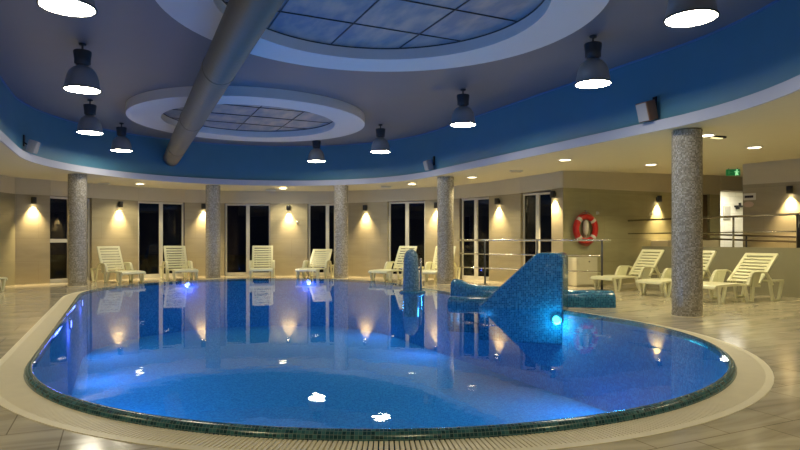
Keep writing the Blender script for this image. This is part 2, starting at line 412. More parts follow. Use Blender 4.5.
# wall on the far right in front of the doorway
K0 = Vector((8.2, 14.35)); K1 = Vector((9.05, 13.3)); K2 = Vector((12.6, 10.2))
kd = (K1-K0).normalized(); ko = Vector((-kd.y, kd.x)); ko = ko if ko.dot(K0-CEN) > 0 else -ko
wr = MB(); wall_seg(wr, K0, K1, 0, 2.48, .25, 0, 2.47, out=ko); wall_seg(wr, K1, K2, 0, 2.47, .25, out=ko); struct(wr.build('wall_ramp', 'wall'))
wr = MB(); wall_seg(wr, K0-ko*.01, K1-ko*.01, 2.48, 3.2, .26, 2.47, 3.2, out=ko); wall_seg(wr, K1-ko*.01, K2-ko*.01, 2.47, 3.2, .26, out=ko); struct(wr.build('wall_upper_ramp', 'band'))
# lit room beyond the doorway
rm = MB(); a = rw(D3+.9)+U*2.2; b = rw(D4+3.2)+U*2.2
wall_seg(rm, a, b, .6, 3.0, .1, out=DK); wall_seg(rm, rw(D3-.0)+U*.3, a, .6, 3.0, .1, out=-N); wall_seg(rm, rw(D4+3.2)+U*.3, b, .6, 3.0, .1, out=N)
c0 = rw(D3-.0)+U*.3; c1 = rw(D4+3.2)+U*.3
rm.quad([(c0.x, c0.y, 2.95), (c1.x, c1.y, 2.95), (b.x, b.y, 2.95), (a.x, a.y, 2.95)], [(0, 0), (3, 0), (3, 2), (0, 2)])
struct(rm.build('wall_changing_room', 'tileroom'))
mid = rw(D4+1.1)+U*1.2
light('changing_room_lamp', 'AREA', (mid.x, mid.y, 2.9), 95, (1, .93, .76), size=1.0)

# ------------------------------------------------------------ windows
def window(i, p, q, zt, transom=False, handle=False):
    e = (q-p).normalized(); o = Vector((-e.y, e.x)); o = o if o.dot((p+q)/2-CEN) > 0 else -o
    dep = .10; P = p+o*dep; L = (q-p).length; z0 = .05; fr = MB(); t = .055; fw = .07
    def bar(s0, s1, za, zb_, th=fw, off=0):
        c = P+e*((s0+s1)/2)+o*(th/2+off); fr.box((c.x, c.y, (za+zb_)/2), (s1-s0, th, zb_-za), e)
    zt -= .01
    bar(0, L, 0, z0+t); bar(0, L, zt-t, zt); bar(0, t, z0+t, zt-t); bar(L-t, L, z0+t, zt-t)
    m0, m1 = (L/2-.055, L/2+.055); bar(m0, m1, z0+t, zt-t, fw+.02, -.02)
    if transom: bar(t, m0, 1.09, 1.19, fw-.01); bar(m1, L-t, 1.09, 1.19, fw-.01)
    f = fr.build('window_%d' % i, 'winframe', bevel=.006); struct(f)
    for s0, s1 in ((t, m0), (m1, L-t)):
        for za, zb_ in (((z0+t, 1.09), (1.19, zt-t)) if transom else ((z0+t, zt-t),)):
            g = MB(); c = P+e*((s0+s1)/2)+o*.035; g.box((c.x, c.y, (za+zb_)/2), (s1-s0, .012, zb_-za), e); g.build('pane', 'pane', f)
    if handle:
        h = MB(); c = P+e*(m1-.03)-o*.035; h.box((c.x, c.y, 1.0), (.02, .03, .2), e); h.build('window_handle', 'steel', f)
k = 1
for i in range(len(V)-1):
    if V[i][4] == 'win':
        window(k, VP[i], VP[i+1], min(V[i][2], V[i+1][2]), transom=(k == 1), handle=(k == 7)); k += 1
# paved ground outside so that the panes look onto something dark
mb = MB(); mb.quad([(-40, -10, -.06), (-40, 50, -.06), (-10.6, 50, -.06), (-10.6, -10, -.06)]); mb.quad([(-40, 20.2, -.06), (40, 20.2, -.06), (40, 50, -.06), (-40, 50, -.06)])
struct(mb.build('terrace', plain('terrace_paving', (.05, .05, .05), .8, noise=.3)))

# ------------------------------------------------------------ pool
pool = thing('swimming_pool', 'large oval pool of blue water with dark teal mosaic rim and cream grate', 'swimming pool', (0, 0, 0))
mb = MB(); mb.sweep([(3.512, -.01), (3.50, -.03), (3.50, -1.30)], stadium, True)
lp = stadium(3.50); kk = len(mb.v); mb.quad([(p.x, p.y, -1.30) for p in lp], [(p.x, p.y) for p in lp]); mb.build('basin', 'basin', pool)
prof = [(3.588, -.03), (3.588, .008), (3.583, .024), (3.572, .040), (3.556, .051), (3.540, .055), (3.526, .053), (3.516, .03), (3.512, -.02)]
mb = MB(); mb.sweep(prof, stadium, True); mb.build('mosaic_rim', 'lip', pool)
mb = MB(); mb.sweep([(3.585, -.07), (3.80, -.07)], stadium, True); mb.build('overflow_channel', 'channel', pool)
# cross bars of the overflow grate
mb = MB(); path = stadium(3.694, 160, 60); tot = sum((path[(i+1) % len(path)]-path[i]).length for i in range(len(path)))
nb = int(tot/.03); step = tot/nb; acc = 0; target = 0
for i in range(len(path)):
    a, b = path[i], path[(i+1) % len(path)]; L = (b-a).length
    while target < acc+L - 1e-9:
        p = a.lerp(b, (target-acc)/L); e = (b-a).normalized()
        mb.box((p.x, p.y, -.009), (0.021, .212, .022), e); target += step
    acc += L
mb.build('grate', 'grate', pool)
mb = MB(); mb.sweep([(3.80, -.07), (3.80, .004), (3.86, .004), (3.86, -.01)], stadium, False); mb.build('grate_border', 'grate', pool)
mb = MB(); lp = stadium(3.524, 64, 10); mb.quad([(p.x, p.y, .050) for p in lp]); mb.build('water', 'water', pool, fix=False)

# underwater lights
def pool_light(p, d, z, mat, label, power, col, aim=None):
    d = d.normalized(); t = thing('pool_light', label, 'underwater light', (p.x, p.y, z), math.atan2(d.y, d.x))
    X = Vector((1, 0, 0))
    mb = MB(); mb.tube([(-.02, 0, 0), (.02, 0, 0)], .085, 20); mb.build('housing', 'steel', t)
    mb = MB(); mb.tube([(.016, 0, 0), (.026, 0, 0)], .055, 20); mb.build('lens', mat, t)
    q = p+d*.14; light('pool_lamp', 'POINT', (q.x, q.y, z-.06), power, col, shadow_soft_size=.06)
def pw(bear, Z, R=3.50):                                            # nearest point of the pool wall
    q = at(bear, Z); t = max(0, min(LEN, (q-AX).dot(U))); c = AX+U*t; d = (q-c).normalized(); return c+d*(R-.01), -d
VIO = (.18, .18, 1); BLU = (.07, .46, 1)
for bear, Z, z, mt, lab, P, col in (
    (72, 9.0, -.10, 'vio', 'violet pool light below the left rim, nearer of the two on the left', POOL_W*.35, VIO),
    (80, 11.8, -.08, 'vio', 'violet pool light below the left rim, farther of the two on the left', POOL_W*.25, VIO),
    (180, 16.6, -.04, 'vio', 'violet pool light at the back rim in front of the second lounger from the left', POOL_W*.35, VIO),
    (309, 17.2, -.04, 'vio', 'violet pool light at the back rim left of the middle column', POOL_W*.35, VIO),
    (562, 9.86, -.09, 'cyan', 'cyan pool light at the foot of the blue mosaic wedge', POOL_W*.35, (.05, .75, .9))):
    p, d = pw(bear, Z)
    if mt == 'cyan': d = Vector((-.375, -.927)); p = Vector((1.386, 9.9))+Vector((.927, -.375))*1.17+d*.025
    pool_light(p, d, z, mt, lab, P, col)
for s, side, P in ((-3, 0, 1), (0, 1, 1), (0, -1, 1), (2.6, -1, 1), (5.0, 1, .8), (5.2, -1, 1), (7.6, 1, .7), (7.6, -1, .8)):     # fill lamps added low in the basin to light it evenly, no fixtures
    c = AX+U*s+N*side*3.42 if side else AX-U*3.42
    dv = (AX+U*max(0, min(LEN, s))-c).normalized()
    light('basin_fill_lamp', 'AREA', (c.x, c.y, -.5), POOL_W*P, BLU, size=.35, shape='DISK', rot=Vector((dv.x, dv.y, -.22)).to_track_quat('-Z', 'Y').to_euler())

# ------------------------------------------------------------ columns
col_pos = [(at(77.5, 15.15), 'leftmost speckled mosaic column, in front of the door with the crossbar'), (at(213, 18.2), 'speckled mosaic column second from left, in front of a wall light'),
           (at(341, 18.25), 'speckled mosaic column at the centre back, between a window and a lit wall'), (at(445.5, 15.8), 'speckled mosaic column behind the blue spout, in the middle right'),
           (at(687, 9.15), 'nearest and thickest speckled mosaic column, among the loungers on the right')]
c0 = None
for p, lab in col_pos:
    if c0 is None:
        c0 = thing('column', lab, 'column', (p.x, p.y, 0), 0, 'mosaic columns around the pool')
        mb = MB(); mb.lathe([(.216, 0), (.216, 2.815)], n=40, uvr=2*PI*.216); mb.build('shaft', 'column', c0)
        mb = MB(); mb.lathe([(.216, .0), (.222, .0), (.222, .012), (.216, .012)], n=40, uvr=1.36); mb.build('base_joint', 'grate', c0)
        o = c0
    else: o = copy_tree(c0)
    o.location = (p.x, p.y, 0); o['label'] = lab

# ------------------------------------------------------------ skylight rings
def skylight(c, label, R=2.58, r=1.93):
    t = thing('round_skylight', label, 'skylight', (c.x, c.y, 0), math.atan2(N.y, N.x), 'round skylights in the ceiling')
    zb = 3.86
    mb = MB(); mb.lathe([(R, Z_C), (R, zb), (r, zb), (r, Z_C-.035), (r+.02, Z_C-.02)], n=96); o = mb.build('ring', 'white', t, fix=True)
    for p in o.data.polygons: p.use_smooth = False
    mb = MB(); mb.disc((0, 0, Z_C-.02), r+.01, 96, False); mb.build('glass', 'skypane', t, fix=False)
    mb = MB()
    for k in (-1, 0, 1):
        h = math.sqrt(r*r-(k*.98)**2)*2
        mb.box((k*.98, 0, Z_C-.028), (.014, h, .012)); mb.box((0, k*.98, Z_C-.0282), (h, .014, .012))
    mb.build('grid_bars', 'gear', t)
    mb = MB(); mb.lathe([(r-.012, Z_C-.022), (r-.012, Z_C-.036), (r, Z_C-.036)], n=96); mb.build('edge_frame', 'gear', t)
    return t
skylight(Vector((-.2, 7.06)), 'large round skylight with a wide pale ring, nearer one above the front of the pool')
skylight(Vector((-3.45, 13.87)), 'round skylight with a wide pale ring, farther one beyond the duct', R=2.63)

# ------------------------------------------------------------ duct
ZD = 3.50; RD = .222; dd = Vector((-.454, 1)).normalized()
p0 = Vector((-1.47, 6.0)); pe = p0+dd*12.75; ps = p0-dd*7.2
duct = thing('ventilation_duct', 'long round spiral metal duct running diagonally under the skylights', 'air duct', (ps.x, ps.y, ZD))
L = (pe-ps).length; rot = Vector((dd.x, dd.y, 0)).to_track_quat('Z', 'Y').to_euler()
def ductpart(name, mat, prof, n=48):
    mb = MB(); mb.lathe(prof, n=n); o = mb.build(name, mat, duct); o.rotation_euler = rot; return o
ductpart('pipe', 'duct', [(0, 0), (RD, 0), (RD, L), (0, L)])
ductpart('end_collar', 'duct', [(RD, L-.08), (RD+.012, L-.08), (RD+.012, L-.03), (RD, L-.03)])
for s in (9.6, 13.4, 17.2):
    ductpart('joint_ring', 'duct', [(RD-.002, s), (RD+.008, s), (RD+.008, s+.05), (RD-.002, s+.05)])
    q = ps+dd*s; mb = MB(); mb.tube([((q-ps).x, (q-ps).y, RD), ((q-ps).x, (q-ps).y, Z_C-ZD-.0)], .006, 6); mb.build('hanger_rod', 'gear', duct)

# ------------------------------------------------------------ pendant lamps
zl = 3.37
def make_pendant():
    t = thing('pendant_lamp', '', 'pendant lamp', (0, 0, zl), 0, 'bell shaped pendant lamps around the grey ceiling')
    mb = MB(); mb.lathe([(0, .68), (.055, .68), (.05, .655), (.016, .65), (.016, .56), (0, .56)], n=20); mb.build('stem', 'gear', t)
    mb = MB(); mb.lathe([(0, .575), (.125, .57), (.130, .555), (.115, .44), (.115, .38), (.085, .365), (.085, .345), (0, .345)], n=24); mb.build('gear_box', 'gear', t)
    mb = MB(); mb.lathe([(.075, .355), (.10, .335), (.145, .31), (.19, .26), (.225, .18), (.242, .09), (.25, .02), (.258, .012), (.262, .0), (.25, .0), (.243, .012), (.235, .09)], n=40); mb.build('shade', 'shade', t)
    mb = MB(); mb.lathe([(.262, .002), (.268, .002), (.268, -.010), (.250, -.010)], n=40); mb.build('rim', 'dark', t)
    mb = MB(); mb.lathe([(.250, -.006), (.12, -.010), (0, -.012)], n=40); mb.build('lens', 'lens', t)
    return t
pend = [(67.5, 5.70, 'pendant lamp cropped by the top left edge of the view'), (82.5, 8.83, 'second pendant lamp from the front on the left side'), (90, 12.35, 'third pendant lamp from the front on the left side'),
        (121.5, 14.8, 'fourth and farthest pendant lamp on the left side'), (316.5, 16.8, 'smallest pendant lamp, hanging at the far end of the ceiling'),
        (380.5, 15.0, 'pendant lamp hanging between the smallest lamp and the one over the right column'), (463, 11.5, 'pendant lamp on the right side beyond the large skylight, third from the front'),
        (593, 8.5, 'pendant lamp on the right with its bell in full view, second from the front'), (691, 5.99, 'pendant lamp at the top right with only its bright disc in view')]
pl0 = make_pendant()
for i, (b, Z, lab) in enumerate(pend):
    o = pl0 if i == 0 else copy_tree(pl0)
    p = at(b, Z); o.location = (p.x, p.y, zl); o.scale = (.95, .95, .99); o['label'] = lab

# ------------------------------------------------------------ speakers on the drum wall
def speaker(bear, Z, label, mat, z=3.13, sc=1.0):
    p = at(bear, Z); t_ = max(0, min(LEN, (p-AX).dot(U))); c = AX+U*t_; d = (p-c).normalized(); p = c+d*(FASC_R+.13)
    t = thing('wall_speaker', label, 'loudspeaker', (p.x, p.y, z), math.atan2(-d.y, -d.x), 'loudspeakers on the blue wall')
    mb = MB(); mb.box((.012, 0, .12), (.02, .07, .24)); mb.tube([(.02, 0, .08), (.10, 0, .02)], .014, 8); mb.build('bracket', 'dark', t)
    R = Matrix.Rotation(.28, 3, 'Y')
    rot = [R @ Vector(v) for v in ((1, 0, 0), (0, 1, 0), (0, 0, 1))]
    mb = MB(); mb.box((.18, 0, .0), (.17*sc, .19*sc, .26*sc), rot=rot); cb = mb.build('cabinet', mat, t, bevel=.012)
    mb = MB(); mb.box(tuple(Vector((.18, 0, 0))+rot[0]*.086*sc), (.012, .165*sc, .235*sc), rot=rot); mb.build('grille', 'speaker', t)
speaker(18, 12.6, 'pale speaker on the blue wall at the far left', 'speaker')
speaker(161, 17.6, 'small dark speaker on the blue wall beside the end of the duct', 'gear', z=3.62, sc=.7)
speaker(423, 15.7, 'small grey speaker on the blue wall above the middle right column', 'speaker')
speaker(652, 9.3, 'brown and grey speaker on the blue wall, largest, upper right', 'woodspk', z=3.14, sc=1.15)

# ------------------------------------------------------------ recessed downlights
dls = [(140, 17.4, 'recessed downlight over the two loungers at the left'), (283, 18.8, 'recessed downlight above the wall light at the back, left of the centre column'),
       (412, 17.4, 'recessed downlight just left of the middle right column'), (472, 15.8, 'recessed downlight just right of the middle right column'),
       (565, 12.6, 'recessed downlight above the lifebuoy'), (651, 13.9, 'recessed downlight above the wall light left of the nearest column'),
       (706, 9.75, 'recessed downlight touching the top of the nearest column'), (754.5, 11.4, 'recessed downlight at the right above the exit sign')]
d0 = None
for i, (b, Z, lab) in enumerate(dls):
    p = at(b, Z); z = ceil_z(p)
    if d0 is None:
        d0 = thing('downlight', lab, 'ceiling light', (p.x, p.y, z), 0, 'recessed downlights in the low ceiling')
        mb = MB(); mb.lathe([(.15, .004), (.15, -.012), (.118, -.016), (.112, .0)], n=28); mb.build('trim_ring', 'white', d0)
        mb = MB(); mb.disc((0, 0, -.010), .116, 28, False); mb.build('lens', 'dl', d0); o = d0
    else: o = copy_tree(d0)
    o.location = (p.x, p.y, z); o['label'] = lab
    light('downlight_lamp', 'SPOT', (p.x, p.y, z-.03), DOWN_W, WARM, spot_size=2.25, spot_blend=.45, shadow_soft_size=.09)
for x, y in ((-8.6, 11.5), (-6.9, 7.5), (-5.8, 3.5), (-3.0, 1.0), (.6, .2), (3.8, 1.6), (5.9, 5.2), (8, 8), (7.6, 3), (9.6, 15.6), (-1, -2.2)):
    p = Vector((x, y)); light('deck_fill_lamp', 'SPOT', (x, y, ceil_z(p)-.03), FRONT_W, WARM, spot_size=2.25, spot_blend=.45, shadow_soft_size=.1)  # extra lamps without fixtures, added to light the front deck

# ------------------------------------------------------------ wall lights
def on_wall(bear):
    d = Vector(((bear-400)/F, 1)); best = None
    segs = [(VP[i], VP[i+1]) for i in range(len(VP)-1) if V[i][4] == 'wall']+[(rw(0), rw(D1)), (K0, K1)]
    for p, q in segs:
        e = q-p; den = d.x*e.y-d.y*e.x
        if abs(den) < 1e-9: continue
        t = (p.x*e.y-p.y*e.x)/den; s = (p.x*d.y-p.y*d.x)/den
        if 0 <= s <= 1 and t > 0 and (best is None or t < best[0]): best = (t, e.normalized())
    t, e = best; q = d*t; o = Vector((-e.y, e.x)); o = o if o.dot(q) < 0 else -o
    return q, o                                                     # point on the wall, normal into the room
sc = [(33, 200.5, 'black wall light on the leftmost lit wall, left of the first column'), (119, 204.5, 'black wall light above the leftmost reclined lounger'),
      (203.5, 206.5, 'black wall light half hidden by the second column from left'), (289, 208, 'black wall light at the back between two windows, with a small sensor beside it'),
      (366, 208, 'black wall light just right of the centre column'), (437, 205.5, 'black wall light half hidden by the middle right column'),
      (499, 201.5, 'black wall light between two windows behind the railing'), (555, 194.5, 'black wall light nearest to the red lifebuoy'),
      (657, 199, 'black wall light above the ledge left of the nearest column'), (791, 190, 'black wall light at the far right edge')]
s0 = None
for i, (b, y, lab) in enumerate(sc):
    p, nr = on_wall(b); z = EYE+(240.4-y)/F*p.y
    if s0 is None:
        s0 = thing('wall_light', lab, 'wall light', (p.x, p.y, z), 0, 'black down-shining wall lights')
        mb = MB(); mb.box((.012, 0, .0), (.024, .08, .10)); mb.build('back_plate', 'dark', s0)
        mb = MB(); mb.lathe([(.0, .085), (.062, .085), (.066, .08), (.066, -.08), (.055, -.08), (.055, -.06)], c=(.088, 0, 0), n=24); mb.build('body', 'dark', s0)
        mb = MB(); mb.disc((.088, 0, -.07), .052, 20, False); mb.build('lens', 'scl', s0); o = s0
    else: o = copy_tree(s0)
    o.location = (p.x, p.y, z); o.rotation_euler = (0, 0, math.atan2(nr.y, nr.x)); o['label'] = lab
    q = p+nr*.088; l = light('wall_lamp', 'SPOT', (q.x-nr.x*.02, q.y-nr.y*.02, z-.075), SCONCE_W, (1, .76, .40), spot_size=math.radians(82), spot_blend=1, shadow_soft_size=.02)
# small sensors
for b, y, lab in ((297.5, 222, 'small white sensor right of a wall light at the back'), (597, 213, 'small white sensor right of the red lifebuoy'), (650.5, 214, 'small white sensor under the wall light above the ledge')):
    p, nr = on_wall(b); z = EYE+(240.4-y)/F*p.y
    mb = MB(); mb.lathe([(0, .03), (.03, .028), (.036, .01), (.036, -.02), (.025, -.034), (0, -.036)], c=(.03, 0, 0), n=16); mb.box((.006, 0, 0), (.014, .06, .08))
    o = mb.build('wall_sensor', 'signw'); o.location = (p.x, p.y, z); o.rotation_euler = (0, 0, math.atan2(nr.y, nr.x)); tag(o, lab, 'sensor')

# ------------------------------------------------------------ sun loungers
def make_lounger(ang_deg=54):
    t = thing('sun_lounger', '', 'sun lounger', (0, 0, 0), 0, 'cream plastic sun loungers around the pool')
    W = .33
    def strip(mb, pts, w0, w1, th):                                 # band following a profile, from y=w0..w1
        n = len(pts)
        for i in range(n-1):
            (x0, z0), (x1, z1) = pts[i], pts[i+1]; k = len(mb.v)
            d = Vector((x1-x0, z1-z0)).normalized(); nn = Vector((-d.y, d.x))*th
            for y in (w0, w1):
                mb.v += [(x0, y, z0), (x1, y, z1), (x1-nn.x, y, z1-nn.y), (x0-nn.x, y, z0-nn.y)]
            for q in ((0, 1, 2, 3), (7, 6, 5, 4), (0, 4, 5, 1), (1, 5, 6, 2), (2, 6, 7, 3), (3, 7, 4, 0)): mb.face([k+j for j in q])
    # seat: rounded foot, side rails, slats
    mb = MB(); prof = [(0, .26), (.015, .30), (.06, .325), (.3, .335), (.6, .34), (.85, .325), (1.22, .30)]
    for y0, y1 in ((-W, -W+.075), (W-.075, W)): strip(mb, prof, y0, y1, .045)
    strip(mb, prof[:4], -W+.07, W-.07, .03)
    for i in range(10):
        x = .34+i*.088; z = .332 if x < .8 else .32-(x-.85)*.07
        mb.box((x, 0, z-.012), (.068, 2*W-.12, .024))
    mb.build('seat', 'plastic', t, bevel=.008)
    # backrest
    A0 = Vector((1.20, .32)); ang = math.radians(ang_deg); dr = Vector((math.cos(ang), math.sin(ang))); Lb = .74; mb = MB()
    X3 = Vector((dr.x, 0, dr.y)); Z3 = Vector((-dr.y, 0, dr.x)); Y3 = Vector((0, 1, 0))
    def bb(s, w, l, y=0, th=.028): c = A0+dr*s; mb.box((c.x, y, c.y), (l, w, th), rot=(X3, Y3, Z3))
    for y in (-W+.04, W-.04): bb(Lb/2, .07, Lb, y, .04)
    bb(Lb-.02, 2*W-.02, .075, 0, .042)
    for i in range(8): bb(.05+i*.082, 2*W-.12, .060)
    mb.build('backrest', 'plastic', t, bevel=.01)
    # armrests: arched band with a side web
    for s in (-1, 1):
        mb = MB(); pts = [(.80, .31), (.86, .44), (.91, .515), (.97, .545), (1.24, .545), (1.33, .52), (1.40, .44), (1.50, .30)]
        y0, y1 = (W-.005, W+.06) if s > 0 else (-W-.06, -W+.005); strip(mb, pts, y0, y1, .03)
        mb.prism([(.82, .28), (.87, .44), (.92, .52), (1.22, .53), (1.16, .40), (1.12, .30)], *((W+.0, W+.02) if s > 0 else (-W-.02, -W)))
        mb.build('armrest', 'plastic', t, bevel=.008)
    # legs: small foot legs, open U-shaped middle and rear legs
    def bar(mb, a, b, y, w=.045, d=.05, w2=None):
        w2 = w2 or w; k = len(mb.v)
        for (x, z), ww in ((a, w), (b, w2)):
            for dx, dy in ((-ww/2, -d/2), (ww/2, -d/2), (ww/2, d/2), (-ww/2, d/2)): mb.v.append((x+dx, y+dy, z))
        for q in ((0, 1, 5, 4), (1, 2, 6, 5), (2, 3, 7, 6), (3, 0, 4, 7), (0, 3, 2, 1), (4, 5, 6, 7)): mb.face([k+j for j in q])
    for s in (-1, 1):
        y = s*(W-.02)
        mb = MB(); bar(mb, (.10, .30), (.17, 0), y, .06, .05, .035); bar(mb, (.30, .31), (.23, 0), y, .05, .05, .035); mb.box((.20, y, .018), (.09, .05, .034)); mb.build('leg', 'plastic', t, bevel=.006)
        y = s*(W+.02)
        mb = MB(); bar(mb, (.74, .31), (.84, 0), y, .05, .05, .04); bar(mb, (.98, .50), (.94, 0), y, .07, .05, .045); mb.box((.89, y, .018), (.13, .05, .034)); mb.build('leg', 'plastic', t, bevel=.006)
        mb = MB(); bar(mb, (1.42, .42), (1.52, 0), y, .055, .05, .04); bar(mb, (1.78, .36), (1.68, 0), y, .06, .05, .045); mb.box((1.60, y, .018), (.18, .05, .034)); mb.box((1.6, y, .365), (.40, .055, .04)); mb.build('leg', 'plastic', t, bevel=.006)
    mb = MB()
    for y in (-.2, .2): mb.tube([(A0.x+dr.x*.45, y, A0.y+dr.y*.45), (1.64, y, .34)], .014, 8)
    mb.tube([(1.62, -W, .35), (1.62, W, .35)], .016, 8); mb.build('back_support', 'plastic', t)
    return t
protos = {}
def lounger(p, d, label, s=1.0, ang=54):
    if ang not in protos: o = protos[ang] = make_lounger(ang)
    else: o = copy_tree(protos[ang])
    o.location = (p.x, p.y, 0); o.rotation_euler = (0, 0, math.atan2(d.y, d.x)); o.scale = (s, s, s); o['label'] = label
def viewdir(bear, a):
    v = Vector(((bear-400)/F, 1)).normalized(); r = Vector((v.y, -v.x)); a = math.radians(a); return v*math.cos(a)+r*math.sin(a)
# bearing and distance of the foot end centre, turn against the line of sight
lounger(Vector((-9.26, 13.68)), Vector((.02, -1)), 'cream lounger cut off by the left edge, only its foot end in view', .98)
for b, Z, a, lab in ((134.5, 15.95, -27, 'cream sun lounger just right of the leftmost column, foot pointing right'),
                     (187, 16.95, -14, 'cream sun lounger second in the back row, just left of the second column'), (261, 17.45, 2, 'cream sun lounger facing straight ahead, in front of a dark window'),
                     (305.5, 17.42, 19, 'cream sun lounger just left of the centre column, low backrest at right'), (377, 16.5, 38, 'cream sun lounger between centre column and blue spout, foot to the left'),
                     (425, 16.15, 24, 'cream sun lounger mostly hidden behind the middle right column')):
    p = at(b, Z); lounger(p, viewdir(b, a), lab, .98, 48 if b == 305.5 else 64)
for p, lab, ang in ((Vector((5.48, 11.05)), 'nearest cream sun lounger, right of the thick column', 44), (Vector((5.10, 12.35)), 'cream sun lounger behind the thick column, against the low wall', 53),
               (Vector((4.54, 13.6)), 'cream sun lounger left of the thick column, by the ledge', 53)):
    lounger(p, N, lab, 1.05 if ang == 44 else 1.0, ang)

# ------------------------------------------------------------ ramp behind the low wall
E0 = Vector((6.3, 15.67))                                            # far end of the parapet
def pp(t): return E0-U*t
pa = MB(); wall_seg(pa, pp(0), pp(9.5), 0, 1.0, .12, out=N); struct(pa.build('wall_parapet', 'plaster'))
mb = MB(); q0, q1 = pp(-.3)+N*.12, pp(9.5)+N*.12
mb.quad([(q0.x, q0.y, .72), (q1.x, q1.y, .72), (q1.x+N.x*6, q1.y+N.y*6, .72), (q0.x+N.x*6, q0.y+N.y*6, .72)]); struct(mb.build('floor_ramp', 'floor'))
mb = MB(); a = rw(3.0)-U*.02; c = a+N*1.0-U*.3; mb.box((c.x, c.y, .94), (2.0, .56, .42), N); o = mb.build('ledge', 'band', bevel=.01)
tag(o, 'pale block ledge under the wall light, behind the low wall', 'ledge')
def rail_posts(mb_, pts, z0, z1, r=.022):
    for p in pts: mb_.tube([(p.x, p.y, z0), (p.x, p.y, z1)], r, 10)
t = thing('handrail', 'long straight steel handrail standing on the low wall at the right', 'handrail')
a = pp(-.62)+N*.02; b = pp(9.3)+N*.06
mb = MB(); mb.tube([(a.x, a.y, 1.68), (b.x, b.y, 1.68)], .024, 12); mb.build('top_rail', 'steel', t)
mb = MB(); mb.tube([(a.x, a.y, 1.33), (b.x, b.y, 1.33)], .015, 10); mb.build('lower_rail', 'steel', t)
for s, r in ((-.5, .022), (2.55, .022), (3.98, .05), (6.5, .022), (9, .022)):
    q = pp(s)+N*.06; mb = MB(); mb.tube([(q.x, q.y, .72 if s < 0 else 1.0), (q.x, q.y, 1.68)], r, 12); mb.build('post', 'dark' if r > .03 else 'steel', t)
t = thing('ramp_handrail', 'double steel ramp handrail sloping down to the right behind the low wall', 'handrail')
def sp(s): return pp(s)+N*1.0
h0, h1 = .2, 5.2
for nm, za, zb_ in (('upper_rail', 1.33, 1.17), ('lower_rail', 1.22, 1.06)):
    mb = MB(); a, b = sp(h0), sp(h1); mb.tube([(a.x, a.y, za), (b.x, b.y, zb_)], .022, 12); mb.build(nm, 'ramprail', t)
a = sp(h0); aa = a+U*.08; mb = MB(); mb.tube([(a.x, a.y, 1.33), (aa.x, aa.y, 1.31), (aa.x, aa.y, 1.24), (a.x, a.y, 1.22)], .022, 12); mb.build('end_loop', 'ramprail', t)
for s in (.6, 2.2, 3.6, 5):
    q = sp(s); z = 1.33-.16*(s-h0)/(h1-h0); mb = MB(); mb.tube([(q.x, q.y, .72), (q.x, q.y, z)], .02, 10); mb.build('post', 'gear', t)

# signs by the doorway
def on_ramp_wall(bear, z):
    d = Vector(((bear-400)/F, 1)); e = K1-K0; den = d.x*e.y-d.y*e.x; t_ = (K0.x*e.y-K0.y*e.x)/den; q = d*t_; return q-ko*.012
q = on_ramp_wall(749.8, 0); z = EYE+(240.4-196.7)/F*q.y
t = thing('door_sign', 'white sign with a black bar right of the lit doorway', 'sign', (q.x, q.y, z), math.atan2(kd.y, kd.x))
mb = MB(); mb.box((0, 0, 0), (.27, .02, .16)); mb.build('plate', 'signw', t, bevel=.004)
mb = MB(); mb.box((-.01, -.012 if ko.dot(Vector((-kd.y, kd.x))) > 0 else .012, 0), (.19, .008, .055)); mb.build('lettering_bar', 'dark', t)
q = on_ramp_wall(748.8, 0); z = EYE+(240.4-204.4)/F*q.y
mb = MB(); mb.tube([(0, -.01, 0), (0, .01, 0)], .11, 28, flat=.62); o = mb.build('oval_sign', 'signp'); o.location = (q.x, q.y, z); o.rotation_euler = (0, 0, math.atan2(kd.y, kd.x))
tag(o, 'faded oval sign right of the lit doorway, below the white sign', 'sign')
# exit sign
q = at(733, 15.2); t = thing('exit_sign', 'green lit emergency exit sign hanging near the lit doorway', 'exit sign', (q.x, q.y, 2.87), -.25)
mb = MB(); mb.box((0, 0, 0), (.32, .05, .16)); mb.build('case', 'green', t, bevel=.006)
mb = MB(); f = -.028
mb.box((.075, f, -.01), (.045, .006, .09)); mb.box((.055, f, -.055), (.02, .006, .05)); mb.box((.10, f, -.05), (.03, .006, .03)); mb.box((.115, f, .01), (.04, .006, .015)); mb.box((.04, f, .015), (.035, .006, .014))
mb.tube([(.085, f+.003, .058), (.085, f-.003, .058)], .018, 14); mb.build('running_figure', 'exitw', t)
mb = MB()
mb.box((-.05, f, 0), (.07, .006, .014)); mb.box((-.10, f, .0), (.05, .006, .09)); mb.build('arrow_and_door', plain('exit_pictogram', (.10, .5, .2), .5), t)
mb = MB(); mb.tube([(-.1, 0, .08), (-.1, 0, .19)], .006, 6); mb.tube([(.1, 0, .08), (.1, 0, .19)], .006, 6); mb.build('hanger', 'gear', t)
# fixtures on the low ceiling
def emergency(bear, Z, label, w=.30):
    p = at(bear, Z); z = ceil_z(p); t = thing('emergency_light', label, 'emergency light', (p.x, p.y, z), math.atan2(N.y, N.x)-.3)
    mb = MB(); mb.box((0, 0, -.02), (w, .12, .04)); mb.build('housing', 'signw', t, bevel=.008)
    mb = MB(); mb.box((-.0, 0, -.045), (w*.8, .08, .016)); mb.build('diffuser', 'band', t, bevel=.004)
emergency(386, 18.0, 'small box light on the low ceiling between centre and middle right columns'); emergency(516, 14.6, 'small box light on the low ceiling above the window nearest the lifebuoy')
emergency(271, 19.0, 'small box light on the low ceiling at the back'); emergency(104, 17.0, 'small box light on the low ceiling above the leftmost wall light')
p = at(718, 9.9); z = ceil_z(p)
t = thing('strip_light', 'slim tilted strip light on the low ceiling right of the nearest column', 'ceiling light', (p.x, p.y, z), .35)
mb = MB(); mb.box((0, 0, -.015), (.30, .07, .03)); mb.build('housing', 'dark', t, bevel=.004)
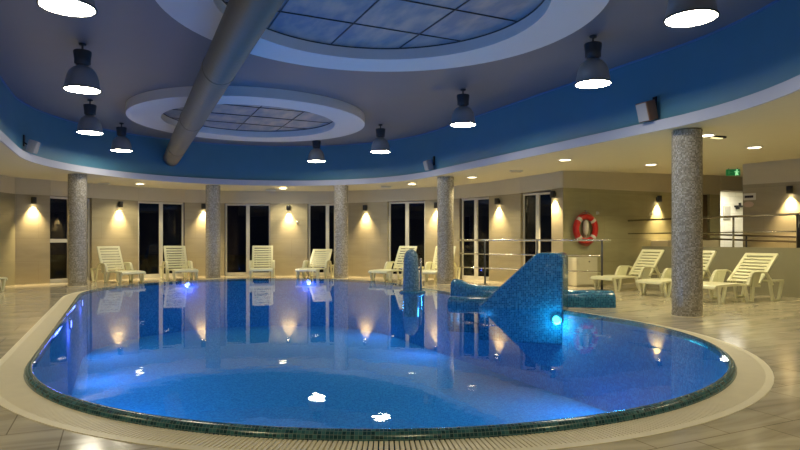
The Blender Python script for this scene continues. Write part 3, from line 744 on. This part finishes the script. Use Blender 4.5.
mb = MB(); mb.box((-.03, 0, -.035), (.22, .05, .014)); mb.build('diffuser', emis('strip_lens', (1, .9, .5), 1.1), t)
# objects seen inside the lit doorway
p = at(729, 18.9); t = thing('hand_dryer', 'grey panel on the tiled wall seen through the lit doorway', 'wall panel', (0, 0, 0))
g1 = rw(9.1)+U*2.17
mb = MB(); mb.box((g1.x, g1.y, 2.12), (.34, .05, .46), N); mb.build('panel', plain('grey_panel', (.40, .39, .34), .4), t, bevel=.01)
mb = MB(); g2 = g1-U*.03; mb.box((g2.x, g2.y, 2.12), (.26, .02, .38), N); mb.build('front', plain('grey_panel_front', (.34, .33, .29), .4), t)
g1 = rw(9.72)+U*2.12; mb = MB(); mb.box((g1.x, g1.y, 2.35), (.42, .14, .06), N); mb.box((g1.x, g1.y, 2.42), (.05, .08, .12), N); mb.box((g1.x-N.x*.12, g1.y-N.y*.12, 2.29), (.08, .1, .08), N)
tag(mb.build('wall_hook_rail', 'dark', bevel=.006), 'small black shelf on the tiled wall seen through the lit doorway', 'shelf')

# ------------------------------------------------------------ railing behind the mosaic wedge
t = thing('pool_railing', 'steel railing with three horizontal rails behind the blue mosaic wedge', 'railing')
rp = [at(458, 17.0), at(462, 16.4), at(472, 16.0), at(485, 15.75), at(537, 14.8), at(602, 13.9), at(611, 13.8)]
for nm, z, r in (('top_rail', 1.155, .026), ('middle_rail', .79, .016), ('lower_rail', .42, .016)):
    pts = rp if z > 1 else rp[:-1]
    mb = MB(); mb.tube([(p.x, p.y, z) for p in pts], r, 10); mb.build(nm, 'steel', t)
for i in (3, 4, 5):
    p = rp[i]; mb = MB(); mb.tube([(p.x, p.y, 0), (p.x, p.y, 1.15)], .024, 12); mb.lathe([(.05, 0), (.05, .012), (.024, .014)], c=(p.x, p.y, 0), n=16); mb.build('post', 'gear', t)

# low white cabinet against the right wall
cw = .68; s0_ = .10
cc = rw(s0_+cw/2)-U*.2; t = thing('storage_cabinet', 'low white cabinet against the wall under the red lifebuoy', 'cabinet', (cc.x, cc.y, 0), math.atan2(N.y, N.x))
mb = MB(); mb.box((0, 0, .37), (cw, .36, .70)); mb.box((0, .01, .01), (cw-.06, .3, .04)); mb.build('body', 'cab', t, bevel=.008)
mb = MB(); mb.box((0, -.186, .38), (cw-.03, .018, .66)); dr_ = mb.build('door', 'cab', t, bevel=.004)
mb = MB(); mb.tube([(.05, -.195, .62), (.05, -.22, .62)], .014, 12); mb.build('knob', 'dark', dr_)

# lifebuoy
q, nr = on_wall(583.5); zb = EYE+(240.4-229)/F*q.y
t = thing('lifebuoy', 'red lifebuoy with pale bands hanging on the wall', 'lifebuoy', (q.x+nr.x*.085, q.y+nr.y*.085, zb), math.atan2(nr.y, nr.x))
RB = .315
mb = MB(); mb.tube([(0, RB*math.cos(2*PI*i/40), RB*math.sin(2*PI*i/40)) for i in range(40)], .075, 14, closed=True, flat=1); mb.build('ring', 'red', t)
for k_ in range(4):
    a0 = PI/4+k_*PI/2; mb = MB(); mb.tube([(0, RB*math.cos(a0+d_), RB*math.sin(a0+d_)) for d_ in (-.14, -.07, 0, .07, .14)], .079, 14); mb.build('band', 'buoyband', t)
mb = MB(); mb.tube([(.0, .41*math.cos(2*PI*i/48), .41*math.sin(2*PI*i/48)*(1+.03*math.cos(8*PI*i/48))) for i in range(48)], .009, 6, closed=True); mb.build('grab_rope', 'red', t)
mb = MB(); mb.tube([(-.04, 0, .47), (.0, 0, .47), (.03, 0, .38)], .012, 8); mb.build('hook', 'steel', t)
t2 = thing('throw_line', 'pale bundle of rope hanging inside the red lifebuoy', 'rope', (q.x+nr.x*.085, q.y+nr.y*.085, zb+.05))
mb = MB(); mb.tube([(0, 0, .17), (0, 0, .14), (0, 0, .05), (0, 0, -.08), (0, 0, -.17), (0, 0, -.2)], [.02, .06, .075, .07, .05, .015], 14); mb.build('bundle', 'buoyband', t2)
mb = MB(); mb.tube([(0, 0, .15), (-nr.x*.04, -nr.y*.04, .30)], .008, 6); mb.tube([(0, 0, -.18), (.03, 0, -.25), (-.03, 0, -.29)], .008, 6); mb.build('cord', 'buoyband', t2)

# ------------------------------------------------------------ blue mosaic wedge with low walls
wd = thing('mosaic_slide', 'blue mosaic wedge shaped pool feature with low rounded walls', 'water feature', (0, 0, 0))
def sheet(name, poly, origin, ang, y0, y1, bev=.07):
    mb = MB(); mb.prism(poly, y0, y1); o = mb.build(name, 'bluemos', wd, bevel=bev, seg=5); o.location = (origin.x, origin.y, 0); o.rotation_euler = (0, 0, ang); return o
wp = [(-.1, -.5), (-.1, .08), (.02, .17), (.80, .90), (.87, .95), (1.20, .95), (1.26, .90), (1.26, -.5)]
O1 = Vector((1.386, 9.9)); sheet('wedge', wp, O1, math.atan2(-.375, .927), 0, .80, .11)
def lowwall(name, pts, r, zt, flat=1):
    """rounded-top wall following a path"""
    mb = MB(); n = 10; m = len(pts)
    for i, p in enumerate(pts):
        a = pts[max(0, i-1)]; b = pts[min(m-1, i+1)]; e = (b-a).normalized(); nn = Vector((-e.y, e.x))
        zz = zt[i] if isinstance(zt, (list, tuple)) else zt
        mb.v.append((p.x-nn.x*r, p.y-nn.y*r, -.4))
        for j in range(n+1):
            q_ = PI*j/n; mb.v.append((p.x-nn.x*r*math.cos(q_), p.y-nn.y*r*math.cos(q_), zz-r+r*math.sin(q_)))
        mb.v.append((p.x+nn.x*r, p.y+nn.y*r, -.4))
    w_ = n+3
    for i in range(m-1):
        for j in range(w_-1): mb.face([i*w_+j, i*w_+j+1, (i+1)*w_+j+1, (i+1)*w_+j], smooth=True)
    mb.face(range(0, w_)); mb.face(list(range((m-1)*w_, m*w_))[::-1])
    return mb.build(name, 'bluemos', wd, bevel=.03, seg=3)
lowwall('front_low_wall', [at(450, 10.35), at(458, 10.25), at(470, 10.2), at(485, 10.12), at(500, 10.1)], .10, .19)
lowwall('rear_low_wall', [at(455, 12.5), at(461, 12.35), at(470, 12.2), at(482, 12.0), at(500, 11.8), at(530, 11.4)], .14, [.36, .34, .27, .25, .25, .25])
lowwall('deck_low_wall', [at(560, 10.5), at(580, 10.42), at(600, 10.4), at(613, 10.4)], .16, .29)

# blue spout pillar
p = at(411, 12.7); t = thing('water_spout', 'rounded blue mosaic pillar standing in the pool', 'water feature', (p.x, p.y, 0))
prof = [(.17, -.45), (.17, .02), (.165, .5), (.155, .75), (.135, .86), (.10, .92), (.05, .955), (0, .96)]
mb = MB(); mb.lathe(prof, n=28, uvr=1.06); mb.build('pillar', mosaic('spout_mosaic', [(.07, .14, .19), (.12, .21, .26), (.18, .28, .33), (.09, .17, .22)], .028, .1, (.2, .35, .42), .13), t)
mb = MB(); mb.tube([(.23*math.cos(2*PI*i/28)+.03, .23*math.sin(2*PI*i/28), .04) for i in range(28)], .055, 10, closed=True); mb.build('foot_ring', 'bluemos', t)
p = at(421, 12.9); t = thing('grab_rail', 'slim upright steel grab rail right of the blue spout', 'handrail', (p.x, p.y, 0))
mb = MB(); mb.tube([(0, 0, -.4), (0, 0, .66), (0, .03, .72), (0, .10, .74), (0, .17, .72), (0, .2, .66), (0, .2, -.4)], .022, 12); mb.build('tube', 'steel', t)
mb = MB(); mb.lathe([(.04, .03), (.04, .05), (.022, .055)], n=14); mb.build('collar', 'steel', t)
